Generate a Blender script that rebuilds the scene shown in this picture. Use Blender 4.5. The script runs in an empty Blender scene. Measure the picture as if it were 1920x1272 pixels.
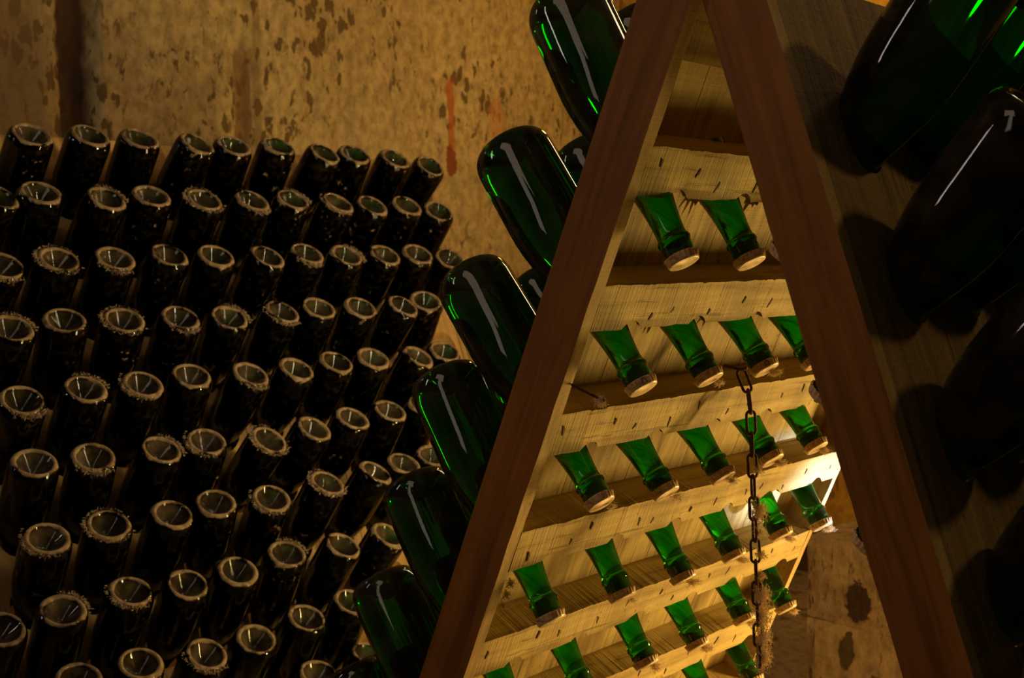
import bpy, bmesh, math, random
from mathutils import Vector, Matrix, noise
PI = math.pi
random.seed(7)
SC = bpy.context.scene
COL = SC.collection

# ------------------------------------------------------------------ camera
YAW, PITCH, FPX = 0.7627, 0.0795, 2196.6
cd = bpy.data.cameras.new('camera'); cam = bpy.data.objects.new('camera', cd); COL.objects.link(cam)
cam.location = (0.6515, -0.8678, -0.0904)
cam.rotation_euler = (PI/2 - PITCH, 0, YAW)
cd.sensor_width = 36; cd.lens = 36*FPX/1920; cd.clip_start = 0.02; cd.clip_end = 60
cd.dof.use_dof = True; cd.dof.focus_distance = 1.28; cd.dof.aperture_fstop = 12.0
SC.camera = cam

# ------------------------------------------------------------------ world, lights, exposure
w = bpy.data.worlds.new('cellar_air'); SC.world = w; w.use_nodes = True
w.node_tree.nodes['Background'].inputs[0].default_value = (0.30, 0.24, 0.17, 1)
w.node_tree.nodes['Background'].inputs[1].default_value = 0.022
def light(name, kind, loc, power, color, size=None, aim=None, sy=None, spot=None, blend=.5):
    d = bpy.data.lights.new(name, kind); o = bpy.data.objects.new(name, d); COL.objects.link(o)
    d.energy = power; d.color = color; o.location = loc
    if kind == 'AREA':
        d.size = size
        if sy: d.shape = 'RECTANGLE'; d.size_y = sy
    elif size: d.shadow_soft_size = size
    if spot: d.spot_size = spot; d.spot_blend = blend
    if aim: o.rotation_euler = (Vector(aim)-Vector(loc)).to_track_quat('-Z', 'Y').to_euler()
    return o
WARM = (1.0, .60, .20)
light('inspection_lamp', 'AREA', (0.36, 1.35, -0.74), 19.0, (1, .67, .21), .06, (-.40, .42, -.52), sy=.50)
light('inner_leaf_fill', 'POINT', (0.10, .72, -1.12), 15.0, (1, .60, .18), .22)  # added fill, evens out the light across the inner leaf
light('daylight_patch_spot', 'SPOT', (0.50, 1.4, -.75), 330.0, (.42, .62, 1.0), .02, (-.185, .655, -.445), spot=.15, blend=.8)  # unseen spot added to throw the daylight patch on the rail end
light('wall_lamp', 'POINT', (-1.35, 2.35, 1.05), 20.0, (1, .56, .10), .08)
light('pier_lamp', 'POINT', (-.95, 2.98, -.72), 6.0, (1, .52, .08), .05)
light('back_lamp', 'POINT', (.2, 2.7, .8), 5.0, (1, .66, .26), .06)
light('gallery_tube', 'AREA', (-.70, 2.62, .92), 5.0, (1, .74, .42), .12, (-1.1, .4, -.1), sy=.85)
light('ceiling_lamp', 'POINT', (.20, 1.65, 1.36), 9.0, (1, .74, .44), .13)
light('streak_panel', 'AREA', (-.12, -1.9, .8), 2.0, (1, .76, .60), .3, (-.12, 0, .7), sy=1.1)  # unseen panel added to carry the streaks further down the left bottles
light('side_passage', 'AREA', (-1.9, -2.2, .9), 4.0, (1, .80, .70), .16, (-.2, .5, 0), sy=.7)
light('pale_vault', 'AREA', (-.25, -1.5, 1.62), 5.0, (1, .70, .48), .9, (-.35, .3, .1), sy=.9)
light('punt_streak_strip', 'AREA', (-.50, .80, -.02), 4.2, (1, .76, .46), .06, (-1.4, .50, -.12), sy=.62)  # unseen strip added between the racks to draw streaks in the far punts
light('aisle_lamp', 'POINT', (1.25, .8, 1.1), 12.0, (1, .66, .30), .05)
light('cool_opening', 'AREA', (-2.4, -.9, .7), .7, (.30, .85, 1.0), .06, (-1.2, .5, 0), sy=.25)
SC.view_settings.view_transform = 'Standard'; SC.view_settings.look = 'None'
SC.view_settings.exposure = 0.0; SC.view_settings.gamma = 1.0
SC.view_settings.use_curve_mapping = False
try: SC.cycles.transparent_max_bounces = 16; SC.cycles.transmission_bounces = 14; SC.cycles.max_bounces = 16
except Exception: pass

# ------------------------------------------------------------------ material helpers
def mat(name):
    m = bpy.data.materials.new(name); m.use_nodes = True
    nt = m.node_tree; return m, nt, nt.nodes['Principled BSDF']
def N(nt, t, **kw):
    n = nt.nodes.new(t)
    for k, v in kw.items():
        if k in n.inputs.keys() if hasattr(n.inputs, 'keys') else False: n.inputs[k].default_value = v
        else: setattr(n, k, v)
    return n
def noise_tex(nt, vec, scale, detail=4, rough=.55, dist=0):
    n = nt.nodes.new('ShaderNodeTexNoise'); n.inputs['Scale'].default_value = scale
    n.inputs['Detail'].default_value = detail; n.inputs['Roughness'].default_value = rough
    n.inputs['Distortion'].default_value = dist
    nt.links.new(vec, n.inputs['Vector']); return n.outputs['Fac']
def ramp(nt, fac, stops):
    r = nt.nodes.new('ShaderNodeValToRGB'); e = r.color_ramp.elements
    while len(e) < len(stops): e.new(0.5)
    for el, (p, c) in zip(e, stops):
        el.position = p; el.color = c if len(c) == 4 else (*c, 1)
    nt.links.new(fac, r.inputs[0]); return r.outputs[0]
def mixc(nt, fac, a, b, mode='MIX'):
    m = nt.nodes.new('ShaderNodeMix'); m.data_type = 'RGBA'; m.blend_type = mode
    for s, v in ((0, fac), (6, a), (7, b)):
        if hasattr(v, 'links') or hasattr(v, 'is_output'): nt.links.new(v, m.inputs[s])
        else: m.inputs[s].default_value = v if s == 0 else (*v, 1)
    return m.outputs[2]
def mapping(nt, scale=(1, 1, 1), rot=(0, 0, 0), coord='Object', loc=(0, 0, 0)):
    t = nt.nodes.new('ShaderNodeTexCoord'); m = nt.nodes.new('ShaderNodeMapping')
    m.inputs['Scale'].default_value = scale; m.inputs['Rotation'].default_value = rot; m.inputs['Location'].default_value = loc
    nt.links.new(t.outputs[coord], m.inputs[0]); return m.outputs[0]
def math_n(nt, op, a, b=None, clamp=False):
    m = nt.nodes.new('ShaderNodeMath'); m.operation = op; m.use_clamp = clamp
    for i, v in enumerate((a, b)):
        if v is None: continue
        if hasattr(v, 'is_output'): nt.links.new(v, m.inputs[i])
        else: m.inputs[i].default_value = v
    return m.outputs[0]
def bump(nt, h, b, strength=.3, dist=.002, prev=None):
    n = nt.nodes.new('ShaderNodeBump'); n.inputs['Strength'].default_value = strength; n.inputs['Distance'].default_value = dist
    nt.links.new(h, n.inputs['Height'])
    if prev is not None: nt.links.new(prev, n.inputs['Normal'])
    if b is not None: nt.links.new(n.outputs[0], b.inputs['Normal'])
    return n.outputs[0]
def mapr(nt, v, a, b, c=0., d=1., smooth=True):
    n = nt.nodes.new('ShaderNodeMapRange'); n.inputs[1].default_value = a; n.inputs[2].default_value = b
    n.inputs[3].default_value = c; n.inputs[4].default_value = d
    if smooth: n.interpolation_type = 'SMOOTHSTEP'
    nt.links.new(v, n.inputs[0]); return n.outputs[0]

def wood(name, c1, c2, c3, grain='z', rough=.75, pits=.5, saw=.5, specks=.5, b=1.0):
    """oak: long grain streaks, sawn cross marks, small dark pits."""
    m, nt, p = mat(name)
    g = {'z': (60, 60, 3.5), 'y': (60, 3.5, 60), 'x': (3.5, 60, 60)}[grain]
    v = mapping(nt, g); n1 = noise_tex(nt, v, 1.0, 6, .62, .6)
    v2 = mapping(nt, (7, 7, 7)); n2 = noise_tex(nt, v2, 1.0, 5, .6)
    col = ramp(nt, n1, [(.25, c3), (.48, c1), (.72, c2)])
    col = mixc(nt, ramp(nt, n2, [(.35, (0, 0, 0)), (.7, (.55,)*3)]), col, c3)
    sg = {'z': (14, 14, 420), 'y': (14, 420, 14), 'x': (420, 14, 14)}[grain]
    n3 = noise_tex(nt, mapping(nt, sg, rot=(0.09, 0.05, 0.05)), 1.0, 2, .5)
    n4 = noise_tex(nt, mapping(nt, (150, 150, 150)), 1.0, 4, .6)
    pit = ramp(nt, n4, [(.60, (0, 0, 0)), (.70, (specks,)*3)])
    blot = ramp(nt, noise_tex(nt, mapping(nt, (9, 9, 9), loc=(3, 1, 2)), 1.0, 2), [(.45, (0, 0, 0)), (.62, (1,)*3)])
    pm = mixc(nt, 1.0, pit, blot, 'MULTIPLY')
    col = mixc(nt, pm, col, (c3[0]*.25, c3[1]*.22, c3[2]*.2))
    cg = {'z': (95, 95, 4.5), 'y': (95, 4.5, 95), 'x': (4.5, 95, 95)}[grain]
    ck = noise_tex(nt, mapping(nt, cg, loc=(7, 3, 5)), 1.0, 5, .7, .3)
    crack = math_n(nt, 'MULTIPLY', mapr(nt, ck, .60, .67), .55*min(1, specks*1.2))
    col = mixc(nt, crack, col, (c3[0]*.3, c3[1]*.27, c3[2]*.25))
    nt.links.new(col, p.inputs['Base Color']); p.inputs['Roughness'].default_value = rough
    p.inputs['Specular IOR Level'].default_value = .25
    b1 = bump(nt, n1, None, .45*b, .0025)
    b2 = bump(nt, n3, None, .35*saw*b, .0018, b1)
    bump(nt, n4, p, .3*pits*b, .002, b2)
    return m
OAK_RAIL = wood('sawn_oak_rail', (.50, .36, .11), (.66, .50, .18), (.22, .135, .04), 'y', saw=1.2, specks=.8)
OAK_PLANK = wood('sawn_oak_plank', (.50, .35, .105), (.66, .48, .165), (.18, .11, .033), 'z', saw=.6, specks=.8, b=1.4)
OAK_SIDE = wood('aged_oak_edge', (.50, .34, .12), (.62, .44, .17), (.26, .15, .05), 'z', specks=.7)
END_WOOD = wood('dark_reddish_wood', (.31, .108, .014), (.42, .165, .022), (.14, .046, .007), 'z', rough=.6, saw=.15, pits=.2, specks=.25, b=.4)
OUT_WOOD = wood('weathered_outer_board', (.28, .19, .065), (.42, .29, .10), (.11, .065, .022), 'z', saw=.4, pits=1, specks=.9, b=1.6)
FAR_WOOD = wood('golden_old_board', (.42, .26, .085), (.50, .33, .12), (.24, .14, .045), 'z', saw=.3, specks=.3, b=.6)

def glass(name, dusty, dens):
    m, nt, p = mat(name)
    out = nt.nodes['Material Output']
    nt.nodes.remove(p)
    gl = nt.nodes.new('ShaderNodeBsdfGlass'); gl.inputs['Color'].default_value = (.96, 1, .97, 1)
    gl.inputs['Roughness'].default_value = .03; gl.inputs['IOR'].default_value = 1.42
    va = nt.nodes.new('ShaderNodeVolumeAbsorption'); va.inputs['Color'].default_value = (.06, .84, .12, 1); va.inputs['Density'].default_value = dens
    df = nt.nodes.new('ShaderNodeBsdfDiffuse')
    tc = nt.nodes.new('ShaderNodeTexCoord'); sep = nt.nodes.new('ShaderNodeSeparateXYZ'); nt.links.new(tc.outputs['Object'], sep.inputs[0])
    oi = nt.nodes.new('ShaderNodeObjectInfo')
    n4 = nt.nodes.new('ShaderNodeTexNoise'); n4.noise_dimensions = '4D'; n4.inputs['Scale'].default_value = 90; n4.inputs['Detail'].default_value = 5
    nt.links.new(tc.outputs['Object'], n4.inputs['Vector']); nt.links.new(math_n(nt, 'MULTIPLY', oi.outputs['Random'], 40), n4.inputs['W'])
    n5 = nt.nodes.new('ShaderNodeTexNoise'); n5.noise_dimensions = '4D'; n5.inputs['Scale'].default_value = 28; n5.inputs['Detail'].default_value = 4
    nt.links.new(tc.outputs['Object'], n5.inputs['Vector']); nt.links.new(math_n(nt, 'MULTIPLY', oi.outputs['Random'], 77), n5.inputs['W'])
    xy = nt.nodes.new('ShaderNodeCombineXYZ'); nt.links.new(sep.outputs[0], xy.inputs[0]); nt.links.new(sep.outputs[1], xy.inputs[1])
    ln = nt.nodes.new('ShaderNodeVectorMath'); ln.operation = 'LENGTH'; nt.links.new(xy.outputs[0], ln.inputs[0])
    r = ln.outputs['Value']; z = sep.outputs[2]
    if dusty:
        zj = math_n(nt, 'ADD', z, math_n(nt, 'MULTIPLY', math_n(nt, 'SUBTRACT', n5.outputs[0], .5), .022))
        rim = mapr(nt, zj, .3010, .3045); inner = mapr(nt, r, .0272, .0300)
        rimd = math_n(nt, 'MULTIPLY', math_n(nt, 'MULTIPLY', rim, inner), mapr(nt, n4.outputs[0], .35, .6, .70, .92))
        punt = math_n(nt, 'MULTIPLY', math_n(nt, 'MULTIPLY', mapr(nt, z, .268, .272), mapr(nt, r, .031, .0275)), mapr(nt, n5.outputs[0], .35, .72, .06, .26))
        body = math_n(nt, 'MULTIPLY', mapr(nt, n4.outputs[0], .45, .75, 0, .035), mapr(nt, z, .10, .30))
        rare = math_n(nt, 'MULTIPLY', mapr(nt, n4.outputs[0], .58, .64), math_n(nt, 'MULTIPLY', mapr(nt, n5.outputs[0], .56, .62), mapr(nt, oi.outputs['Random'], .55, .8)))
        fac = math_n(nt, 'MAXIMUM', math_n(nt, 'MAXIMUM', rimd, punt), math_n(nt, 'MAXIMUM', body, math_n(nt, 'MULTIPLY', rare, .7)))
    else:
        fac = mapr(nt, n5.outputs[0], .35, .70, .02, .09)
        fac = math_n(nt, 'ADD', fac, math_n(nt, 'MULTIPLY', mapr(nt, z, .2, .31), .02))
    dc = ramp(nt, n4.outputs[0], [(.3, (.22, .150, .075)), (.7, (.38, .28, .155))])
    nt.links.new(dc, df.inputs[0])
    mx = nt.nodes.new('ShaderNodeMixShader'); nt.links.new(fac, mx.inputs[0]); nt.links.new(gl.outputs[0], mx.inputs[1]); nt.links.new(df.outputs[0], mx.inputs[2])
    nt.links.new(mx.outputs[0], out.inputs['Surface']); nt.links.new(va.outputs[0], out.inputs['Volume'])
    if dusty:
        bn = nt.nodes.new('ShaderNodeBump'); bn.inputs['Strength'].default_value = .6; bn.inputs['Distance'].default_value = .002
        nt.links.new(n4.outputs[0], bn.inputs['Height']); nt.links.new(bn.outputs[0], df.inputs['Normal'])
    return m
GLASS_FAR = glass('dusty_green_glass', True, 520)
GLASS_NEAR = glass('green_glass', False, 200)

m, nt, p = mat('cream_crown_cap'); CAP = m
c = ramp(nt, noise_tex(nt, mapping(nt, (120, 120, 120)), 1, 3), [(.35, (.52, .34, .14)), (.65, (.80, .64, .36))])
nt.links.new(c, p.inputs['Base Color']); p.inputs['Roughness'].default_value = .38; p.inputs['Metallic'].default_value = .15
m, nt, p = mat('rusty_cap_skirt'); SKIRT = m
c = ramp(nt, noise_tex(nt, mapping(nt, (160, 160, 160)), 1, 3), [(.38, (.44, .21, .08)), (.58, (.70, .50, .25))])
nt.links.new(c, p.inputs['Base Color']); p.inputs['Roughness'].default_value = .5
m, nt, p = mat('yeast'); YEAST = m
p.inputs['Base Color'].default_value = (.16, .14, .05, 1); p.inputs['Roughness'].default_value = .9
m, nt, p = mat('ink'); INK = m
p.inputs['Base Color'].default_value = (.05, .03, .02, 1)
m, nt, p = mat('rusty_iron'); RUST = m
n = noise_tex(nt, mapping(nt, (260, 260, 260)), 1, 5, .7)
c = ramp(nt, n, [(.35, (.035, .018, .010)), (.6, (.13, .055, .022)), (.8, (.26, .13, .05))])
nt.links.new(c, p.inputs['Base Color']); p.inputs['Roughness'].default_value = .85; bump(nt, n, p, .8, .002)
m, nt, p = mat('dust_lint'); LINT = m
p.inputs['Base Color'].default_value = (.80, .64, .40, 1); p.inputs['Roughness'].default_value = 1
m, nt, p = mat('grey_dust_lint'); LINT2 = m
p.inputs['Base Color'].default_value = (.30, .225, .13, 1); p.inputs['Roughness'].default_value = 1

def stone(name, c1, c2, dark, pitscale=(16, 16, 7), marks=()):
    m, nt, p = mat(name)
    big = noise_tex(nt, mapping(nt, (1.6, 1.6, 1.1)), 1, 5, .6)
    col = ramp(nt, big, [(.3, c1), (.7, c2)])
    fine = noise_tex(nt, mapping(nt, (30, 30, 22)), 1, 6, .65)
    col = mixc(nt, ramp(nt, fine, [(.35, (.5,)*3), (.6, (0,)*3)]), col, dark)
    vn = nt.nodes.new('ShaderNodeTexVoronoi'); vn.inputs['Scale'].default_value = 1; vn.inputs['Randomness'].default_value = 1
    wv = mapping(nt, pitscale)
    wob = nt.nodes.new('ShaderNodeVectorMath'); wob.operation = 'ADD'
    nz = nt.nodes.new('ShaderNodeTexNoise'); nz.inputs['Scale'].default_value = 2.0; nt.links.new(wv, nz.inputs['Vector'])
    nt.links.new(wv, wob.inputs[0]); nt.links.new(nz.outputs['Color'], wob.inputs[1]); nt.links.new(wob.outputs[0], vn.inputs['Vector'])
    dens = noise_tex(nt, mapping(nt, (2.2, 2.2, 1.7), loc=(5, 2, 1)), 1, 3)
    thr = mapr(nt, dens, .40, .62, .06, .40)
    hole = math_n(nt, 'LESS_THAN', vn.outputs['Distance'], thr)
    soft = mapr(nt, math_n(nt, 'SUBTRACT', vn.outputs['Distance'], thr), -.06, .05, 1, 0)
    col = mixc(nt, math_n(nt, 'MULTIPLY', soft, .85), col, dark)
    st = noise_tex(nt, mapping(nt, (46, 30, 13)), 1, 4, .7, .4)
    st2 = math_n(nt, 'MULTIPLY', mapr(nt, st, .55, .64), mapr(nt, noise_tex(nt, mapping(nt, (3, 3, 2), loc=(9, 4, 2)), 1, 3), .38, .6, .25, .85))
    col = mixc(nt, st2, col, dark)
    tc = nt.nodes.new('ShaderNodeTexCoord'); sp = nt.nodes.new('ShaderNodeSeparateXYZ'); nt.links.new(tc.outputs['Object'], sp.inputs[0])
    wn = math_n(nt, 'MULTIPLY', math_n(nt, 'SUBTRACT', noise_tex(nt, mapping(nt, (9, 9, 5)), 1, 3), .5), .06)
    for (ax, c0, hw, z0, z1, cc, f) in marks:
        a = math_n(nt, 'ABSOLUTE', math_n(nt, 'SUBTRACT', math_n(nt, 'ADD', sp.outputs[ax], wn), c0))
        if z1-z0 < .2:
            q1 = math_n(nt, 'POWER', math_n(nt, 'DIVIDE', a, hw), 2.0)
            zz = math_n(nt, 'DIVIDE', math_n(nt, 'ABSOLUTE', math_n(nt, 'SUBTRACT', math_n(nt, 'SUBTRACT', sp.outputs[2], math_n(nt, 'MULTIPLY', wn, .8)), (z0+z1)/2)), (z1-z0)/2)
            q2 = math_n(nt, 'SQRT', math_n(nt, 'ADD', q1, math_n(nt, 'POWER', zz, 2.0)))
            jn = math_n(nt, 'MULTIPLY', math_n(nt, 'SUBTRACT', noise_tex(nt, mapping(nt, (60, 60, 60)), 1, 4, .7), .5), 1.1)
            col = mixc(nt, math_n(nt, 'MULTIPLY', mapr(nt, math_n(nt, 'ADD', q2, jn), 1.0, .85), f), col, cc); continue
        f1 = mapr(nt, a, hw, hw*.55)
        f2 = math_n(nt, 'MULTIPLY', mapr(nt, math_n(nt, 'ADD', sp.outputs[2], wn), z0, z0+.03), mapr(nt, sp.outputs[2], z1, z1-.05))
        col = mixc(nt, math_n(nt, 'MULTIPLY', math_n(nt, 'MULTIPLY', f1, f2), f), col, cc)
    nt.links.new(col, p.inputs['Base Color']); p.inputs['Roughness'].default_value = .9
    p.inputs['Specular IOR Level'].default_value = .1
    b1 = bump(nt, fine, None, .5, .01)
    bump(nt, soft, p, -.6, .02, b1)
    return m
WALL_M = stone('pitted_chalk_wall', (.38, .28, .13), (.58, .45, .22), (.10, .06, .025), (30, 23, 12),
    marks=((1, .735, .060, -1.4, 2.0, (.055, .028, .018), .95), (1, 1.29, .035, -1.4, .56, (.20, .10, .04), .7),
           (1, 2.21, .022, .26, .56, (.42, .10, .02), .8), (1, 2.20, .03, .17, .29, (.22, .045, .015), .9),
           (1, 2.44, .05, .32, .50, (.50, .20, .05), .5), (1, 1.34, .02, .2, .9, (.2, .12, .05), .5),
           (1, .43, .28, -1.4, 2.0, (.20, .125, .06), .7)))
PIER_M = stone('stained_block_stone', (.30, .19, .085), (.40, .26, .12), (.07, .035, .015), (9, 9, 9),
    marks=((0, -.655, .034, -1.0, -.89, (.04, .02, .012), .95), (0, -.675, .02, -1.13, -1.02, (.05, .03, .015), .9), (0, -.60, .03, -1.25, -1.12, (.05, .03, .015), .9)))
BACK_M = stone('ochre_back_wall', (.50, .28, .05), (.64, .38, .06), (.20, .10, .025), marks=((0, -1.9, .62, -1.6, -1.16, (.07, .035, .015), .9),))  # dark lower band is shade beside the pier, put into the colour
FLOOR_M = stone('cellar_floor_earth', (.16, .12, .08), (.22, .17, .11), (.07, .05, .03))

# ------------------------------------------------------------------ mesh / object helpers
WORLD = {}
def mesh(name, verts, faces, mats, idx=None, smooth=False, recalc=True):
    me = bpy.data.meshes.new(name); me.from_pydata([tuple(v) for v in verts], [], faces)
    for mm in mats: me.materials.append(mm)
    if idx: me.polygons.foreach_set('material_index', idx)
    if smooth is True: me.polygons.foreach_set('use_smooth', [True]*len(me.polygons))
    if recalc:
        b = bmesh.new(); b.from_mesh(me); bmesh.ops.recalc_face_normals(b, faces=b.faces); b.to_mesh(me); b.free()
    me.update(); return me
def put(name, data, W=None, parent=None):
    o = bpy.data.objects.new(name, data); COL.objects.link(o)
    W = W or Matrix(); WORLD[o] = W
    if parent is not None:
        o.parent = parent; o.matrix_basis = WORLD[parent].inverted() @ W
    else: o.matrix_basis = W
    return o
def tag(o, label=None, cat=None, group=None, kind=None):
    if label: o['label'] = label
    if cat: o['category'] = cat
    if group: o['group'] = group
    if kind: o['kind'] = kind
    return o
def dup(o, W, name=None):
    r = o.copy(); COL.objects.link(r); WORLD[r] = W; r.matrix_basis = W
    if name: r.name = name
    for ch in o.children:
        c = ch.copy(); COL.objects.link(c); c.parent = r; c.matrix_basis = ch.matrix_basis.copy(); WORLD[c] = W @ ch.matrix_basis
    return r
def T(*v): return Matrix.Translation(Vector(v))
def frame(origin, x, y, z):
    return Matrix(((x[0], y[0], z[0], origin[0]), (x[1], y[1], z[1], origin[1]), (x[2], y[2], z[2], origin[2]), (0, 0, 0, 1)))
def box_data(x0, x1, y0, y1, z0, z1):
    v = [(x, y, z) for x in (x0, x1) for y in (y0, y1) for z in (z0, z1)]
    f = [(0, 1, 3, 2), (4, 6, 7, 5), (0, 4, 5, 1), (2, 3, 7, 6), (0, 2, 6, 4), (1, 5, 7, 3)]
    return v, f
def lathe(prof, seg, mod=None):
    vs, fs = [], []
    for i, (r, z) in enumerate(prof):
        if r == 0: vs.append((0, 0, z))
        else:
            for k in range(seg):
                a = 2*PI*k/seg; rr = r if mod is None else mod(i, a, r)
                vs.append((rr*math.cos(a), rr*math.sin(a), z))
    st = []; c = 0
    for r, z in prof: st.append(c); c += 1 if r == 0 else seg
    for i in range(len(prof)-1):
        a, b = st[i], st[i+1]; ra, rb = prof[i][0], prof[i+1][0]
        for k in range(seg):
            k2 = (k+1) % seg
            if ra == 0: fs.append((a, b+k2, b+k))
            elif rb == 0: fs.append((a+k, a+k2, b))
            else: fs.append((a+k, a+k2, b+k2, b+k))
    return vs, fs

# ------------------------------------------------------------------ setting
def grid_wall(name, m, u0, u1, v0, v1, nu, nv, fn):
    vs, fs = [], []
    for j in range(nv+1):
        for i in range(nu+1):
            vs.append(fn(u0+(u1-u0)*i/nu, v0+(v1-v0)*j/nv))
    for j in range(nv):
        for i in range(nu):
            a = j*(nu+1)+i; fs.append((a, a+1, a+nu+2, a+nu+1))
    me = mesh(name, vs, fs, [m], smooth=True, recalc=False)
    o = put(name, me); tag(o, kind='structure'); return o
def fb(x, y, z, o=4): return noise.fractal(Vector((x, y, z)), 1.0, 2.0, o)
def wl(y, z):
    d = .012*fb(y*3, z*2, 3) + .006*fb(y*14, z*9, 7)
    n = .03*fb(0.3, z*2.2, 1) + .012*fb(2, z*9, 4)
    e = (y-.745-n)/.05                      # the deep upright crevice
    d -= .06*math.exp(-e*e*e*e)
    if y < .70+n: d -= .018
    e2 = (y-1.29-.02*fb(5, z*3, 2))/.03
    if z < .62: d -= .03*math.exp(-e2*e2)*min(1, (.62-z)*5)
    pv = max(0, fb(y*22, z*13, 11)-.32); d -= .03*pv
    return Vector((-2.6+d, y, z))
FZ = -1.37
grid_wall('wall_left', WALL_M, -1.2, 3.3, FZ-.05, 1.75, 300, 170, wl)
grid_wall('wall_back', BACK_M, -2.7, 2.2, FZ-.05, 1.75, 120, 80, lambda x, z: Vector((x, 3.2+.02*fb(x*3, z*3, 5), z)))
grid_wall('ceiling', FLOOR_M, -2.7, 2.2, -1.6, 3.3, 40, 40, lambda x, y: Vector((x, y, 1.72+.02*fb(x*2, y*2, 5))))
grid_wall('floor', FLOOR_M, -2.7, 2.6, -2.4, 3.3, 80, 80, lambda x, y: Vector((x, y, FZ+.004*fb(x*4, y*4, 5))))
# stone block pier standing behind the near rack, courses as separate stones
pier = put('wall_pier', None, T(-.78, 1.7, FZ)); tag(pier, kind='structure')
def stone_block(x0, x1, y0, y1, z0, z1, seed):
    vs, fs = [], []
    nx, nz = 14, 8
    def P(s, t): 
        x = x0+(x1-x0)*s; z = z0+(z1-z0)*t
        ed = min(s, 1-s, t*.6, (1-t)*.6); r = .004*math.exp(-ed*60)
        return (x, y0+r+.008*fb(x*7+seed, z*7, 2), z)
    for j in range(nz+1):
        for i in range(nx+1): vs.append(P(i/nx, j/nz))
    for j in range(nz):
        for i in range(nx):
            a = j*(nx+1)+i; fs.append((a, a+1, a+nx+2, a+nx+1))
    b = len(vs); vs += [(x0, y1, z0), (x1, y1, z0), (x1, y1, z1), (x0, y1, z1)]
    row = lambda j: [j*(nx+1)+i for i in range(nx+1)]
    fs.append(tuple(row(0)[::-1]) + (b, b+1)); fs.append(tuple(row(nz)) + (b+2, b+3))
    fs.append(tuple(j*(nx+1) for j in range(nz+1)) + (b+3, b)); fs.append(tuple(j*(nx+1)+nx for j in range(nz, -1, -1)) + (b+1, b+2))
    fs.append((b+1, b, b+3, b+2))
    return vs, fs
zc = FZ
for ci, hh in enumerate((.19, .17, .205)):
    for si, (a, b_) in enumerate(((-.79, -.28), (-.27, .25)) if ci % 2 == 0 else ((-.785, -.45), (-.44, .25))):
        v, f = stone_block(a, b_, 1.7, 2.25, zc, zc+hh-.0012, ci*3+si)
        put('stone', mesh('stone', v, f, [PIER_M]), None, pier)
    zc += hh

# ------------------------------------------------------------------ rack leaves
def plank_mesh(name, y0, y1, s0, s1, u0, u1, sg, holes, slope, mats, jag=.0, seg=28, seed=0):
    """upright plank with drilled holes; holes=(yc, sc at u0, r). local x = sg*u."""
    rnd = random.Random(seed); vs, fs = [], []
    cuts = [s0]; holes = sorted(holes, key=lambda h: h[1])
    hs = []
    for (yc, sc, r) in holes: hs.append((yc, sc, r, slope*(u1-u0)))
    for a, b in zip(hs, hs[1:]): cuts.append((a[1]+a[3]/2+b[1]+b[3]/2)/2)
    cuts.append(s1)
    def add(y, s, u): vs.append((sg*u, y, s)); return len(vs)-1
    if not hs:
        v, f = box_data(min(sg*u0, sg*u1), max(sg*u0, sg*u1), y0, y1, s0, s1); return mesh(name, v, f, mats)
    prev = None
    for i, (yc, sc, r, sh) in enumerate(hs):
        a, b = cuts[i], cuts[i+1]
        rings = []
        for u, off in ((u0, 0), (u1, sh)):
            cs = sc+off; inner, outer = [], []
            jr = [1+(jag*max(.12, math.sin(2*PI*q/seg+PI+.5))*rnd.choice((0, .3, 1))*rnd.random() if u == u0 else jag*.2*rnd.random()) for q in range(seg)]
            corners = [math.atan2(s-cs, y-yc) % (2*PI) for y in (y0, y1) for s in (a, b)]
            angs = [2*PI*k/seg for k in range(seg)]
            for cr in corners:   # snap the nearest ray to each corner
                k = min(range(seg), key=lambda q: abs((angs[q]-cr+PI) % (2*PI)-PI)); angs[k] = cr
            for k, an in enumerate(angs):
                cy, cz = math.cos(an), math.sin(an)
                inner.append(add(yc+r*jr[k]*cy, cs+r*jr[k]*cz*1.12, u))
                t = min([((y1 if cy > 0 else y0)-yc)/cy if abs(cy) > 1e-9 else 1e9, ((b if cz > 0 else a)-cs)/cz if abs(cz) > 1e-9 else 1e9])
                outer.append(add(yc+t*cy, cs+t*cz, u))
            rings.append((inner, outer))
        (i0, o0), (i1, o1) = rings
        for k in range(seg):
            k2 = (k+1) % seg
            fs += [(i0[k], i0[k2], o0[k2], o0[k]), (i1[k2], i1[k], o1[k], o1[k2]), (i0[k2], i0[k], i1[k], i1[k2]), (o0[k], o0[k2], o1[k2], o1[k])]
    return mesh(name, vs, fs, mats)
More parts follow.
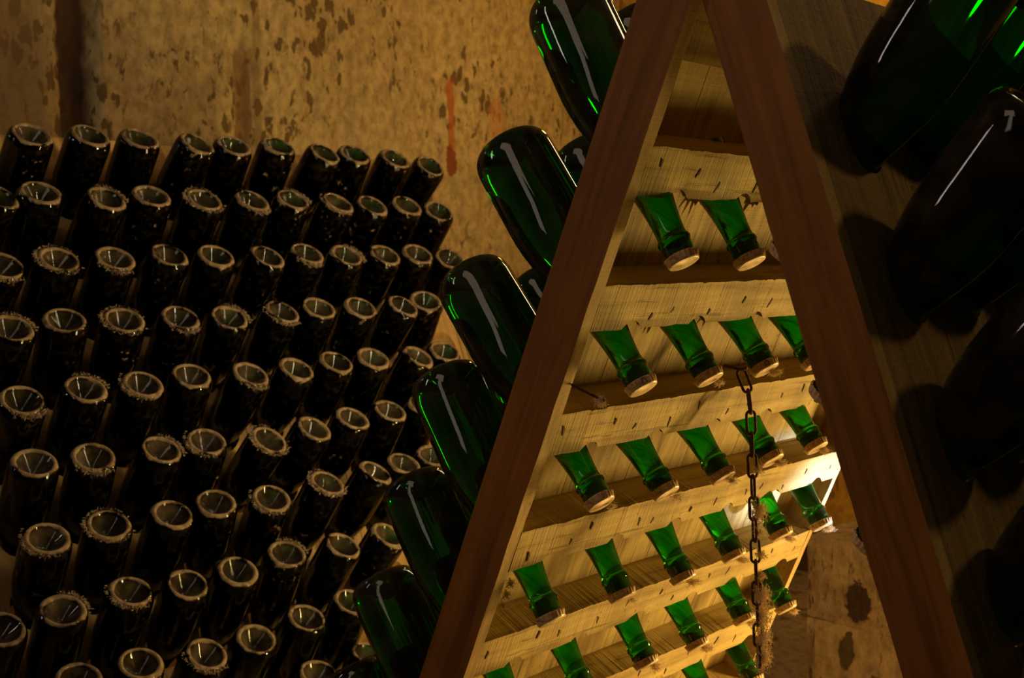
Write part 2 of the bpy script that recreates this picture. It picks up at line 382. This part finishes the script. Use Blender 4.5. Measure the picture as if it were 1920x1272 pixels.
def rail_mesh(y0, y1, u1, h, sg, grooves, slope, mats, seed=0):
    """horizontal rail, front face at u=0, top at s=0; grooves=(yc, s_axis at u=0, r) bored along the neck."""
    rnd = random.Random(seed); ys = [y0, y1]; U = [0, .008, .018, .03, u1]
    n = int((y1-y0)/.02)
    ys += [y0+(y1-y0)*i/n for i in range(1, n)]
    for yc, sa, r in grooves:
        ys += [yc+r*math.cos(PI*k/12)*.999 for k in range(13)] + [yc-r*1.02, yc+r*1.02]
    ys = sorted(set(round(y, 5) for y in ys if y0 <= y <= y1))
    vs, fs = [], []
    ph = rnd.uniform(0, 50)
    for y in ys:
        jt = .0016*fb(y*40+ph, 1, 2)+.0012*fb(y*160+ph, 3, 2); jf = .0012*fb(y*25+ph, 8, 1)
        ring = [(jf, jt), (u1, 0)]
        for u in reversed(U):
            b = -h+(.0012*fb(y*60+ph, 5, 2))
            for yc, sa, r in grooves:
                ru = r+.14*u
                if abs(y-yc) < ru: b = max(b, min(-.006, sa+slope*u+math.sqrt(ru*ru-(y-yc)**2)*1.15))
            ring.append((u+(jf if u == 0 else 0), b))
        vs += [(sg*u, y, s) for u, s in ring]
    m = 2+len(U)
    for i in range(len(ys)-1):
        for k in range(m):
            k2 = (k+1) % m; fs.append((i*m+k, i*m+k2, (i+1)*m+k2, (i+1)*m+k))
    fs.append(tuple(range(m))); fs.append(tuple((len(ys)-1)*m+k for k in reversed(range(m))))
    return mesh('rail', vs, fs, mats)
def board_mesh(x0, x1, y0, y1, z0, z1, sg, mats, facemat=None, wob=.0015, seed=0, n=60):
    """long upright side board, rough edges; material 1 on the near end face (y0)"""
    vs, fs, ix = [], [], []
    for i in range(n+1):
        z = z0+(z1-z0)*i/n; d = wob*fb(z*20+seed, 1, 3); e = wob*fb(z*26+seed, 9, 3)
        vs += [(sg*(x0+d*.6), y0, z), (sg*x1, y0, z), (sg*x1, y1, z), (sg*(x0+e*.4), y1+d, z)]
    for i in range(n):
        for k in range(4):
            k2 = (k+1) % 4; fs.append((i*4+k, i*4+k2, i*4+4+k2, i*4+4+k)); ix.append(1 if (k == 0 and len(mats) > 1) else 0)
    fs.append((0, 1, 2, 3)); fs.append(tuple(n*4+k for k in (3, 2, 1, 0))); ix += [0, 0]
    return mesh('side_board', vs, fs, mats, ix, recalc=True)
def nail_mark(me_cache={}):
    if 'm' in me_cache: return me_cache['m']
    vs = []; fs = []; n = 8
    for k in range(n):
        a = 2*PI*k/n; r = 1+.35*math.sin(3*a+1)
        vs.append((0.0006, .0016*r*math.cos(a), .0062*r*math.sin(a)))
    for k in range(n):
        a = 2*PI*k/n; vs.append((-.0016, .0009*math.cos(a), .004*math.sin(a)))
    for k in range(n): fs.append((k, (k+1) % n, n+(k+1) % n, n+k))
    fs.append(tuple(range(n, 2*n))); fs.append(tuple(range(n-1, -1, -1)))
    me_cache['m'] = mesh('nail', vs, fs, [RUST]); return me_cache['m']

PITCH_S, COLS, SP, H, SHELF = .14, 6, .115, .0486, .046
def leaf(root, Fm, sg, thick, s_top, s_bot, yoff, W, first_y, axis0, slope, rr, hole_r, inner_mats, out_mats, end_mat, rows, pitch, jag, nails, ss):
    """one leaf of the A-frame. Fm: local frame, x=sg*u, y along the rack, z up the leaf."""
    b0 = .0157
    put('side_board', board_mesh(0, thick, yoff-b0, yoff, s_bot, s_top, sg, [inner_mats[2], end_mat], seed=ss), Fm, root)
    put('side_board', board_mesh(0, thick, yoff+W, yoff+W+.012, s_bot, s_top, sg, [inner_mats[2]], seed=ss+5), Fm, root)
    # upright planks, one per column of holes
    for j in range(COLS):
        yc = first_y+j*SP
        ya = yoff if j == 0 else yc-SP/2+.0006+random.uniform(-.004, .004)*0
        yb = yoff+W if j == COLS-1 else yc+SP/2-.0006
        hs = [(yc-(0 if ss else .005)+random.uniform(-.002, .002), axis0-k*pitch+slope*SHELF, hole_r) for k in range(rows)]
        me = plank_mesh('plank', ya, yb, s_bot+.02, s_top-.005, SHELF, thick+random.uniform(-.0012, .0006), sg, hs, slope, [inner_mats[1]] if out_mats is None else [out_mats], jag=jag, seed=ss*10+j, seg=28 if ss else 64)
        put('plank', me, Fm, root)
    for k in range(-1, rows):
        top = -k*pitch*1.0 + (axis0 + .067 if ss else 0)
        h = H
        if k == -1: top = min(.137, top); h = top-(.08 if not ss else .07)
        gr = [] if k == -1 else [(first_y+j*SP+.0125, axis0-k*pitch-top+.006, rr+.0023) for j in range(COLS)]
        me = rail_mesh(yoff, yoff+W, SHELF, h, sg, gr, slope, [inner_mats[0]], seed=ss*20+k+3)
        RW = Fm @ T(0, 0, top); r = put('rail', me, RW, root)
        if k >= 0:
            for j in range(COLS+1):
                for q in range(2 if nails else 1):
                    yy = first_y+(j-.5)*SP+(q-.5)*.045*(1 if nails else 0)+random.uniform(-.012, .012)
                    if not (yoff+.01 < yy < yoff+W-.01): continue
                    NM = RW @ T(0, yy, -H*.5+random.uniform(-.013, .010)) @ Matrix.Rotation(random.uniform(-.5, .3), 4, 'X') @ Matrix.Scale(-sg*1.0, 4, (1, 0, 0)) @ Matrix.Scale(random.uniform(.6, 1.15), 4, (0, 0, 1))
                    put('nail', nail_mark(), NM, r)

tL, tR = .4012, .344
upL = Vector((math.sin(tL), 0, math.cos(tL))); nL = Vector((math.cos(tL), 0, -math.sin(tL)))
upR = Vector((-math.sin(tR), 0, math.cos(tR))); nR = Vector((math.cos(tR), 0, math.sin(tR)))
YV = Vector((0, 1, 0)); W_L = .6887
FL = frame(Vector((0, 0, 0)), nL, YV, upL); FR = frame(Vector((.0987, 0, 0)), nR, YV, upR)
rack = put('riddling_rack', None, T(.05, 0, FZ))
tag(rack, 'tall wooden A-frame riddling rack with dark red-brown edges, nearest in view', 'rack')
CS, CN = -.0935, .0423
SLL = .628; AX0 = CS + SLL*CN          # axis height on the front plane of the left leaf
leaf(rack, FL, -1, .0581, .137, FZ/math.cos(tL)+.0, 0, W_L, .0521, AX0, SLL, .0162, .0265, (OAK_RAIL, OAK_PLANK, OAK_SIDE), None, END_WOOD, 10, .14, .75, True, 0)
SLR = .66; SR0 = -.015; AXR = SR0 - SLR*.0573; Y1R = .094; PR_ = .1375
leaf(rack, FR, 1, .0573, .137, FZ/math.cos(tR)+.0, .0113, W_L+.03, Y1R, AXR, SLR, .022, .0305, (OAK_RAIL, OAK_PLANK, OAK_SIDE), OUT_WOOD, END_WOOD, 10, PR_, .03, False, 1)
# bent nail sticking out of the near left side board
def rod(path, r, seg=8, mats=None, name='rod', closed=False):
    vs, fs = [], []; n = len(path)
    for i, p0 in enumerate(path):
        p0 = Vector(p0)
        if closed: t = Vector(path[(i+1) % n])-Vector(path[i-1])
        else: t = Vector(path[min(i+1, n-1)])-Vector(path[max(i-1, 0)])
        t.normalize(); a = t.orthogonal() if i == 0 else (a_prev - t*a_prev.dot(t)); a.normalize(); a_prev = a; b = t.cross(a)
        rr = r if not callable(r) else r(i/(n-1))
        for k in range(seg):
            an = 2*PI*k/seg; vs.append(p0+(a*math.cos(an)+b*math.sin(an))*rr)
    m = n if closed else n-1
    for i in range(m):
        for k in range(seg):
            k2 = (k+1) % seg; j = (i+1) % n; fs.append((i*seg+k, i*seg+k2, j*seg+k2, j*seg+k))
    if not closed: fs.append(tuple(range(seg))[::-1]); fs.append(tuple((n-1)*seg+k for k in range(seg)))
    return mesh(name, vs, fs, mats or [RUST], smooth=True)
def tuft(name, n, spread, length, m, seed, flat=1.0, width=.0005, core=True):
    rnd = random.Random(seed); vs, fs = [], []
    for _ in range(n):
        c0 = Vector((rnd.gauss(0, spread), rnd.gauss(0, spread), rnd.gauss(0, spread)*flat))
        d = Vector((rnd.gauss(0, 1), rnd.gauss(0, 1), rnd.gauss(0, 1)*flat-.3)).normalized()
        l = length*rnd.uniform(.3, 1); s = d.orthogonal().normalized()*width*rnd.uniform(.5, 1.4)
        k = Vector((rnd.gauss(0, 1), rnd.gauss(0, 1), rnd.gauss(0, 1)))*l*.3
        i = len(vs); vs += [c0-s, c0+s, c0+d*l*.5+k+s*.7, c0+d*l*.5+k-s*.7, c0+d*l+k*1.6]
        fs += [(i, i+1, i+2, i+3), (i+3, i+2, i+4)]
    if core:
        v, f = lathe([(0, -spread*1.1), (spread*.8, -spread*.6), (spread*1.15, 0), (spread*.7, spread*.7), (0, spread*1.1)], 9)
        i = len(vs)
        for q in v:
            q = Vector(q); q *= 1+.35*fb(q.x*300+seed, q.y*300, q.z*300); q.z *= flat; vs.append(q)
        fs += [tuple(a+i for a in ff) for ff in f]
    return mesh(name, vs, fs, [m], recalc=False)
TUFTS = [tuft('dust_tuft', 420, .0026, .0042, LINT, s, flat=.8, width=.00035) for s in range(4)]
TUFT_S = [tuft('dust_tuft', 220, .0018, .0032, LINT, s+10, flat=1.2, width=.00035) for s in range(3)]
TUFT_L = [tuft('dust_tuft', 700, .0042, .0062, LINT, s+20, flat=1.6, width=.0004) for s in range(2)]

NP = FL @ T(.001, -.003, -.245) 
nl = put('nail', rod([(0, 0, 0), (.008, .004, -.001), (.018, .012, -.003), (.028, .018, -.004), (.031, .019, -.004)], lambda t: .0013 if t < .9 else .0022, mats=[RUST], name='long_nail'), NP, rack)
nl['label'] = 'long rusty nail sticking out of the side board'
put('dust_tuft', TUFTS[0], NP @ T(.028, .017, -.006), nl)
for sz, yy in ((-.50, .010), (-.485, .010), (-.515, .011)):
    put('dust_tuft', TUFT_S[0], FL @ T(.0, yy, sz), rack)

# ------------------------------------------------------------------ bottles
BL = .3057
PROF = [(0, .002), (.0125, .002), (.0140, .004), (.0145, .008), (.0150, .012), (.0151, .0185), (.0155, .0200), (.0163, .0215), (.0165, .0235), (.0158, .0255), (.0146, .0272), (.0142, .031),
        (.0146, .040), (.0158, .053), (.0176, .066), (.0200, .080), (.0230, .096), (.0268, .113), (.0312, .131), (.0356, .150), (.0398, .168), (.0424, .185), (.0437, .200), (.0441, .215),
        (.0441, .250), (.0441, .281), (.0438, .2875), (.0430, .2930), (.0416, .2975), (.0396, .3012), (.0372, .3040), (.0348, .3055), (.0328, .3055), (.0308, .3038), (.0296, .3018), (.0278, .2996), (.0220, .2937), (.0150, .2867), (.0085, .2801), (.0035, .2755), (0, .2742)]
v, f = lathe(PROF, 56); BOT_NEAR = mesh('wine_bottle', v, f, [GLASS_NEAR], smooth=True)
v, f = lathe(PROF, 36); BOT_FAR = mesh('wine_bottle', v, f, [GLASS_FAR], smooth=True)
def capmod(i, a, r):
    if i in (0,): return r
    return r*(1+(.0, .0, .05, .085, .07, 0, 0, 0)[min(i, 7)-1]*math.cos(21*a)) if 0 < i < 7 else r
capprof = [(.0160, .0072), (.0172, .0066), (.0169, .0052), (.0163, .0025), (.0160, .0002), (.0152, -.0014), (.0138, -.0020), (.0095, -.0018), (.0088, -.0022), (0, -.0022)]
v, f = lathe(capprof, 126, lambda i, a, r: r*(1+[.03, .045, .038, .02, .006, 0, 0, 0, 0, 0][i]*math.cos(21*a)))
ix = [1 if q < 126*4 else 0 for q in range(len(f))]
me = bpy.data.meshes.new('crown_cap'); CAPME = mesh('crown_cap', v, f, [CAP, SKIRT], ix, smooth=True)
def sediment(seed):
    rnd = random.Random(seed); vs, fs = [], []; n = 24; hs = [.006+.007*(1+math.cos(2*PI*k/n+seed))+.0035*rnd.random() for k in range(n)]
    for k in range(n): a = 2*PI*k/n; vs.append((.0095*math.cos(a), .0095*math.sin(a), .006))
    for k in range(n): a = 2*PI*k/n; vs.append((.0107*math.cos(a), .0107*math.sin(a), .006+hs[k]*.8))
    for k in range(n): a = 2*PI*k/n; vs.append((.005*math.cos(a), .005*math.sin(a), .006+hs[k]*.45))
    for r_ in (0, 1):
        for k in range(n): k2 = (k+1) % n; fs.append((r_*n+k, r_*n+k2, r_*n+n+k2, r_*n+n+k))
    fs.append(tuple(range(n))[::-1]); fs.append(tuple(range(2*n, 3*n)))
    return mesh('yeast_sediment', vs, fs, [YEAST])
SED = [sediment(s) for s in range(4)]
def aim_matrix(mouth, a, roll=0):
    a = Vector(a).normalized(); q = a.to_track_quat('Z', 'Y'); return T(*mouth) @ q.to_matrix().to_4x4() @ Matrix.Rotation(roll, 4, 'Z')
proto = put('wine_bottle', BOT_NEAR, Matrix())
put('crown_cap', CAPME, Matrix(), proto); put('yeast_sediment', SED[0], Matrix(), proto)
first = [True]
def near_bottle(M, label, group, cat='bottle', tuftm=None, sed=0):
    o = proto if first[0] else dup(proto, M); 
    if first[0]: proto.matrix_basis = M; WORLD[proto] = M; first[0] = False
    tag(o, label, cat, group)
    for ch in o.children:
        if ch.name.startswith('yeast'): ch.data = SED[sed % 4]
    return o
ORD = ['first', 'second', 'third', 'fourth', 'fifth', 'sixth', 'seventh', 'eighth', 'ninth', 'tenth', 'eleventh', 'twelfth']
CAPJ = {(0, 0): (-0.005, -0.005), (0, 1): (0.0, -0.007), (1, 0): (0.006, 0.0), (1, 1): (0.009, -0.001), (1, 2): (0.003, 0.002), (2, 0): (0.006, 0.007), (2, 1): (0.011, -0.005), (2, 2): (0.006, -0.003), (2, 3): (-0.011, 0.008), (2, 4): (-0.02, 0.011), (3, 0): (-0.01, 0.0), (3, 1): (0.001, -0.003), (3, 2): (0.012, -0.011), (3, 3): (0.001, -0.001), (3, 4): (-0.007, 0.012), (3, 5): (-0.01, 0.002), (4, 2): (0.002, 0.006), (4, 3): (0.003, -0.003), (4, 4): (-0.009, 0.012), (4, 5): (-0.002, -0.006)}
PHI = [1.05, .945, .87, .96, .94, .92, .95]
YAWB = [0, -.02, .01, .02, .012, .01, -.02]
for k in range(7):
    for j in range(COLS):
        dy, ds = CAPJ.get((k, j), (0, 0)); sc = .75
        mouth = upL*(CS-k*PITCH_S+ds*sc) + YV*(.0521+j*SP+dy*sc) + nL*CN
        ph = PHI[k]+(random.uniform(-.02, .02) if j else 0); ya = YAWB[k] + (0 if j == 0 else -dy*1.2)
        a = Vector((-math.cos(ph)*math.cos(ya), math.sin(ya), math.sin(ph)*math.cos(ya)))
        M = aim_matrix(mouth, a, random.uniform(0, 6))
        lab = 'green bottle in the near rack left side, %s row down, %s from front' % (ORD[k], ORD[j])
        o = near_bottle(M, lab, 'bottles in the left side of the near rack', sed=k+j)
        if (j >= 2 and k >= 1) or (k, j) in ((1, 1), (2, 0), (2, 1), (3, 1)):
            # lint clings to the side of the cap turned to the open end
            Wt = T(*(mouth + a*.002 + YV*.0125 + nL*.006 + Vector((0, 0, -.004)))) @ Matrix.Diagonal((1, 1.5, .8, 1)); tm = random.choice(TUFTS if j > 1 else TUFT_S)
            put('dust_tuft', tm, Wt @ Matrix.Rotation(random.uniform(0, 6), 4, 'Z'), o)
# the ink mark on two of the caps
def ink(letter, k, j):
    cu = bpy.data.curves.new('ink_mark', 'FONT'); cu.body = letter; cu.size = .0085; cu.extrude = .0002; cu.align_x = 'CENTER'; cu.align_y = 'CENTER'
    cu.materials.append(INK)
    for o in COL.objects:
        if o.get('label', '').endswith('left side, %s row down, %s from front' % (ORD[k], ORD[j])):
            Wb = WORLD[o]; ctr = Wb @ Vector((0, 0, .0025)); ax = (Wb.to_3x3() @ Vector((0, 0, 1))).normalized()
            tocam = (cam.location-ctr); tocam -= ax*tocam.dot(ax); tocam.normalize()
            side = ax.cross(tocam)
            n = (tocam*.90+side*.25).normalized()
            xx = ax.cross(n)
            tmp = bpy.data.objects.new('t', cu); COL.objects.link(tmp); bpy.context.view_layer.update(); mm = bpy.data.meshes.new_from_object(tmp.evaluated_get(bpy.context.evaluated_depsgraph_get())); bpy.data.objects.remove(tmp)
            ob = put('ink_mark', mm, frame(ctr+n*.0172, xx, ax, n), o)
# right leaf
phR = math.radians(53)
aR = Vector((math.cos(phR), 0, math.sin(phR)))
for k in range(6):
    for j in range(COLS):
        hole = Vector((.0987, 0, 0)) + upR*(SR0-k*PR_) + nR*.0573 + YV*(Y1R+j*SP)
        ya = random.uniform(-.02, .02); ph = phR+random.uniform(-.02, .02)
        a = Vector((math.cos(ph)*math.cos(ya), math.sin(ya), math.sin(ph)*math.cos(ya)))
        M = aim_matrix(hole-a*.130, a, random.uniform(0, 6))
        near_bottle(M, 'dark bottle in the near rack right side, %s row down, %s from front' % (ORD[k], ORD[j]), 'bottles in the right side of the near rack', sed=k+j)

# ------------------------------------------------------------------ chain
def link_mesh():
    L, Wd, r = .032, .0135, .0017; path = []
    rc = Wd/2-r; hl = L/2-r-rc
    for k in range(9): a = PI*k/8; path.append((rc*math.cos(a), 0, hl+rc*math.sin(a)))
    for k in range(9): a = PI+PI*k/8; path.append((rc*math.cos(a), 0, -hl+rc*math.sin(a)))
    return rod(path, r, 8, [RUST], 'link', closed=True)
LK = link_mesh()
ctop = nL*.006+YV*.301+upL*(-.214)
ctop = Vector((-.0975, .303, -.236))
chain = put('hanging_chain', None, T(*ctop)); tag(chain, 'rusty lint-covered iron chain hanging in front of the slatted oak inside', 'chain')
view = Vector((math.cos(YAW), math.sin(YAW), 0)); away = Vector((-math.sin(YAW), math.cos(YAW), 0))
lean = (view*.05 + Vector((0, 0, -1))).normalized()
pt = ctop.copy(); dirs = []
for i in range(14):
    d = (Vector((.30, .25, -1)).normalized() if i == 0 else (Vector((.10, .08, -1)).normalized() if i == 1 else lean))
    z = -d; x = (view if i % 2 == 0 else away) + view*random.uniform(-.2, .2); x = (x-z*x.dot(z)).normalized(); y = z.cross(x)
    c0 = pt + d*.0130
    l = put('link', LK, frame(c0, x, y, z), chain)
    if i > 2 and i % 2 == 0 or i in (7, 9, 11, 13):
        put('dust_tuft', TUFT_L[i % 2] if i in (6, 10, 11, 12) else TUFTS[i % 4], T(*(c0+view*.006+Vector((0, 0, -.004)))), l)
    pt = pt + d*.0255
put('dust_tuft', TUFT_L[0], T(*(pt+view*.004+Vector((0, 0, .01)))), chain)
hk = put('nail', rod([(-.02, -.004, .004), (0, 0, 0), (.008, .002, .002)], .0018), T(*(ctop+Vector((0, 0, .001)))), rack)

# ------------------------------------------------------------------ far rack
tF = .3837; uF = Vector((-math.sin(tF), 0, math.cos(tF))); nF = Vector((math.cos(tF), 0, math.sin(tF)))
OF = Vector((-1.5801, 0, .1253)); DF, RF = .1147, .1275
PD = -.1355       # outer face of the far board below the plane of the bottle bases
FRAME_F = frame(OF+nF*PD, nF, YV, uF)
def phf(k, j): return math.radians(50.5+1.15*(k-1)-.35*(j-4))
def hole_far(k, j):
    B = OF + uF*(-(k-1)*RF) + YV*(.0216+j*DF); ph = phf(k, j); a = Vector((math.cos(ph), 0, math.sin(ph)))
    L = -PD/(a.dot(nF)); return B-a*L, a
far = put('wide_riddling_rack', None, T(-1.75, .5, FZ))
tag(far, 'wide old wooden rack crowded with dusty bottles, along the pitted wall', 'rack')
top_s = (hole_far(1, 1)[0]-OF).dot(uF)+.140; bot_s = (FZ-(OF+nF*PD).z)/uF.z+.02
for j in range(-3, 11):
    yc = .0216+j*DF
    hs = [(yc, (hole_far(k, j)[0]-OF).dot(uF), .0405) for k in range(1, 11)]
    ph = phf(5, j); a = Vector((math.cos(ph), 0, math.sin(ph))); sl = -(a.dot(uF))/a.dot(nF)
    me = plank_mesh('plank', yc-DF/2+.0008, yc+DF/2-.0008, bot_s, top_s+random.uniform(-.002, .002), 0, .045, -1, hs, sl, [FAR_WOOD], jag=.03, seg=20, seed=j)
    put('plank', me, FRAME_F, far)
put('side_board', board_mesh(-.002, .06, .0216+10.5*DF, .0216+10.5*DF+.014, bot_s, top_s, -1, [FAR_WOOD], seed=3), FRAME_F, far)
put('side_board', board_mesh(-.002, .06, .0216-3.5*DF-.014, .0216-3.5*DF, bot_s, top_s, -1, [FAR_WOOD], seed=4), FRAME_F, far)
# rear leaf of the same rack, leaning the other way
apx = OF+nF*PD+uF*top_s; BF = frame(Vector((apx.x-.085, 0, apx.z)), Vector((-math.cos(tF), 0, math.sin(tF))), YV, Vector((math.sin(tF), 0, math.cos(tF))))
for j in range(-3, 11):
    yc = .0216+j*DF; v, f = box_data(-.03, 0, yc-DF/2+.0008, yc+DF/2-.0008, -(apx.z-FZ)/math.cos(tF)+.03, -.03)
    put('plank', mesh('rear_plank', v, f, [FAR_WOOD]), BF, far)

def rim_fuzz(seed, a0, a1, n, ln):
    rnd = random.Random(seed); vs, fs = [], []
    for _ in range(n):
        a = a0+(a1-a0)*(rnd.random()+rnd.random())/2; r = .0415+rnd.gauss(0, .0012); zz = .3025+rnd.gauss(0, .0016)
        c0 = Vector((r*math.cos(a), r*math.sin(a), zz)); d = Vector((math.cos(a)+rnd.gauss(0, .6), math.sin(a)+rnd.gauss(0, .6), rnd.gauss(0, .6))).normalized()
        l = ln*rnd.uniform(.2, 1); s = d.orthogonal().normalized()*.0007; k = Vector((rnd.gauss(0, 1), rnd.gauss(0, 1), rnd.gauss(0, 1)))*l*.35
        i = len(vs); vs += [c0-s, c0+s, c0+d*l*.5+k+s, c0+d*l*.5+k-s, c0+d*l+k]; fs += [(i, i+1, i+2, i+3), (i+3, i+2, i+4)]
    return mesh('dust_fuzz', vs, fs, [LINT2], recalc=False)
FUZZ = [rim_fuzz(1, -.4, 1.6, 160, .006), rim_fuzz(2, 2.5, 5.2, 200, .005), rim_fuzz(3, 0, 6.28, 260, .0045), rim_fuzz(4, 3.6, 5.6, 170, .007)]
FAR = {(1,1):(0.137,-0.001),(1,2):(0.256,0.006),(1,3):(0.365,0.007),(1,4):(0.497,0.004),(1,5):(0.588,0.006),(1,6):(0.707,0.013),(1,7):(0.835,0.002),(1,8):(0.925,0.006),(1,9):(1.051,0.002),(1,10):(1.164,-0.012),(2,0):(0.048,-0.133),(2,1):(0.13,-0.122),(2,2):(0.261,-0.13),(2,3):(0.36,-0.121),(2,4):(0.481,-0.126),(2,5):(0.601,-0.124),(2,6):(0.709,-0.119),(2,7):(0.836,-0.123),(2,8):(0.937,-0.127),(2,9):(1.047,-0.124),(2,10):(1.149,-0.137),(3,0):(0.031,-0.269),(3,1):(0.138,-0.258),(3,2):(0.251,-0.257),(3,3):(0.369,-0.251),(3,4):(0.477,-0.253),(3,5):(0.604,-0.256),(3,6):(0.711,-0.249),(3,7):(0.82,-0.254),(3,8):(0.935,-0.254),(3,9):(1.039,-0.252),(3,10):(1.143,-0.264),(4,0):(0.023,-0.389),(4,1):(0.124,-0.379),(4,2):(0.241,-0.384),(4,3):(0.362,-0.385),(4,4):(0.473,-0.39),(4,5):(0.607,-0.383),(4,6):(0.705,-0.378),(4,7):(0.821,-0.382),(4,8):(0.949,-0.383),(4,9):(1.023,-0.373),(5,0):(0.017,-0.523),(5,1):(0.136,-0.513),(5,2):(0.25,-0.514),(5,3):(0.356,-0.506),(5,4):(0.492,-0.514),(5,5):(0.607,-0.512),(5,6):(0.715,-0.505),(5,7):(0.819,-0.503),(5,8):(0.954,-0.509),(5,9):(1.04,-0.502),(6,0):(0.016,-0.637),(6,1):(0.123,-0.641),(6,2):(0.258,-0.645),(6,3):(0.356,-0.641),(6,4):(0.498,-0.656),(6,5):(0.614,-0.645),(6,6):(0.72,-0.634),(6,7):(0.828,-0.628),(6,8):(0.93,-0.625),(7,0):(0.011,-0.771),(7,1):(0.125,-0.767),(7,2):(0.251,-0.769),(7,3):(0.345,-0.763),(7,4):(0.47,-0.774),(7,5):(0.612,-0.763),(7,6):(0.745,-0.759),(7,7):(0.828,-0.751),(7,8):(0.917,-0.744),(8,-1):(-0.092,-0.904),(8,0):(0.013,-0.897),(8,1):(0.14,-0.891),(8,2):(0.25,-0.902),(8,3):(0.359,-0.899),(8,4):(0.475,-0.888),(8,5):(0.613,-0.897),(8,6):(0.735,-0.897),(9,0):(0.017,-1.014),(9,1):(0.129,-1.017),(9,2):(0.257,-1.033),(9,3):(0.364,-1.032),(9,4):(0.485,-1.019),(9,5):(0.6,-1.012),(10,4):(0.481,-1.127),(10,5):(0.611,-1.122)}
fuzzy = {(2,2),(2,4),(2,5),(2,6),(3,1),(3,2),(4,2),(4,3),(4,4),(4,5),(5,0),(5,1),(5,4),(6,1),(6,2),(6,3),(6,4),(7,0),(7,1),(7,4),(7,5),(8,0),(8,1),(8,4),(9,2),(3,6),(3,7),(5,2),(2,7),(4,0),(3,0),(9,0)}
rowlen = {}
for (k, j) in FAR: rowlen.setdefault(k, []).append(j)
firstf = None
for (k, j), (by, bs) in sorted(FAR.items()):
    Hc, a0 = hole_far(k, j)
    B = OF + uF*bs + YV*by
    a = (B-Hc).normalized()
    M = aim_matrix(B-a*BL, a, random.uniform(-.3, .3))
    if firstf is None: o = put('dusty_wine_bottle', BOT_FAR, M); firstf = o
    else: o = firstf.copy(); COL.objects.link(o); o.matrix_basis = M; WORLD[o] = M
    idx = sorted(rowlen[k]).index(j)
    look = 'fuzz-rimmed dark bottle' if (k, j) in fuzzy else 'dark dusty bottle'
    tag(o, '%s in the wide rack, %s row from the top, %s from the left' % (look, ORD[k-1], ORD[idx]), 'bottle', 'dusty bottles in the wide rack')
    if (k, j) in fuzzy: put('dust_fuzz', FUZZ[(k*3+j) % 4], M, o)
bpy.context.view_layer.update()
ink('\u2229', 1, 0); ink('D', 1, 2)
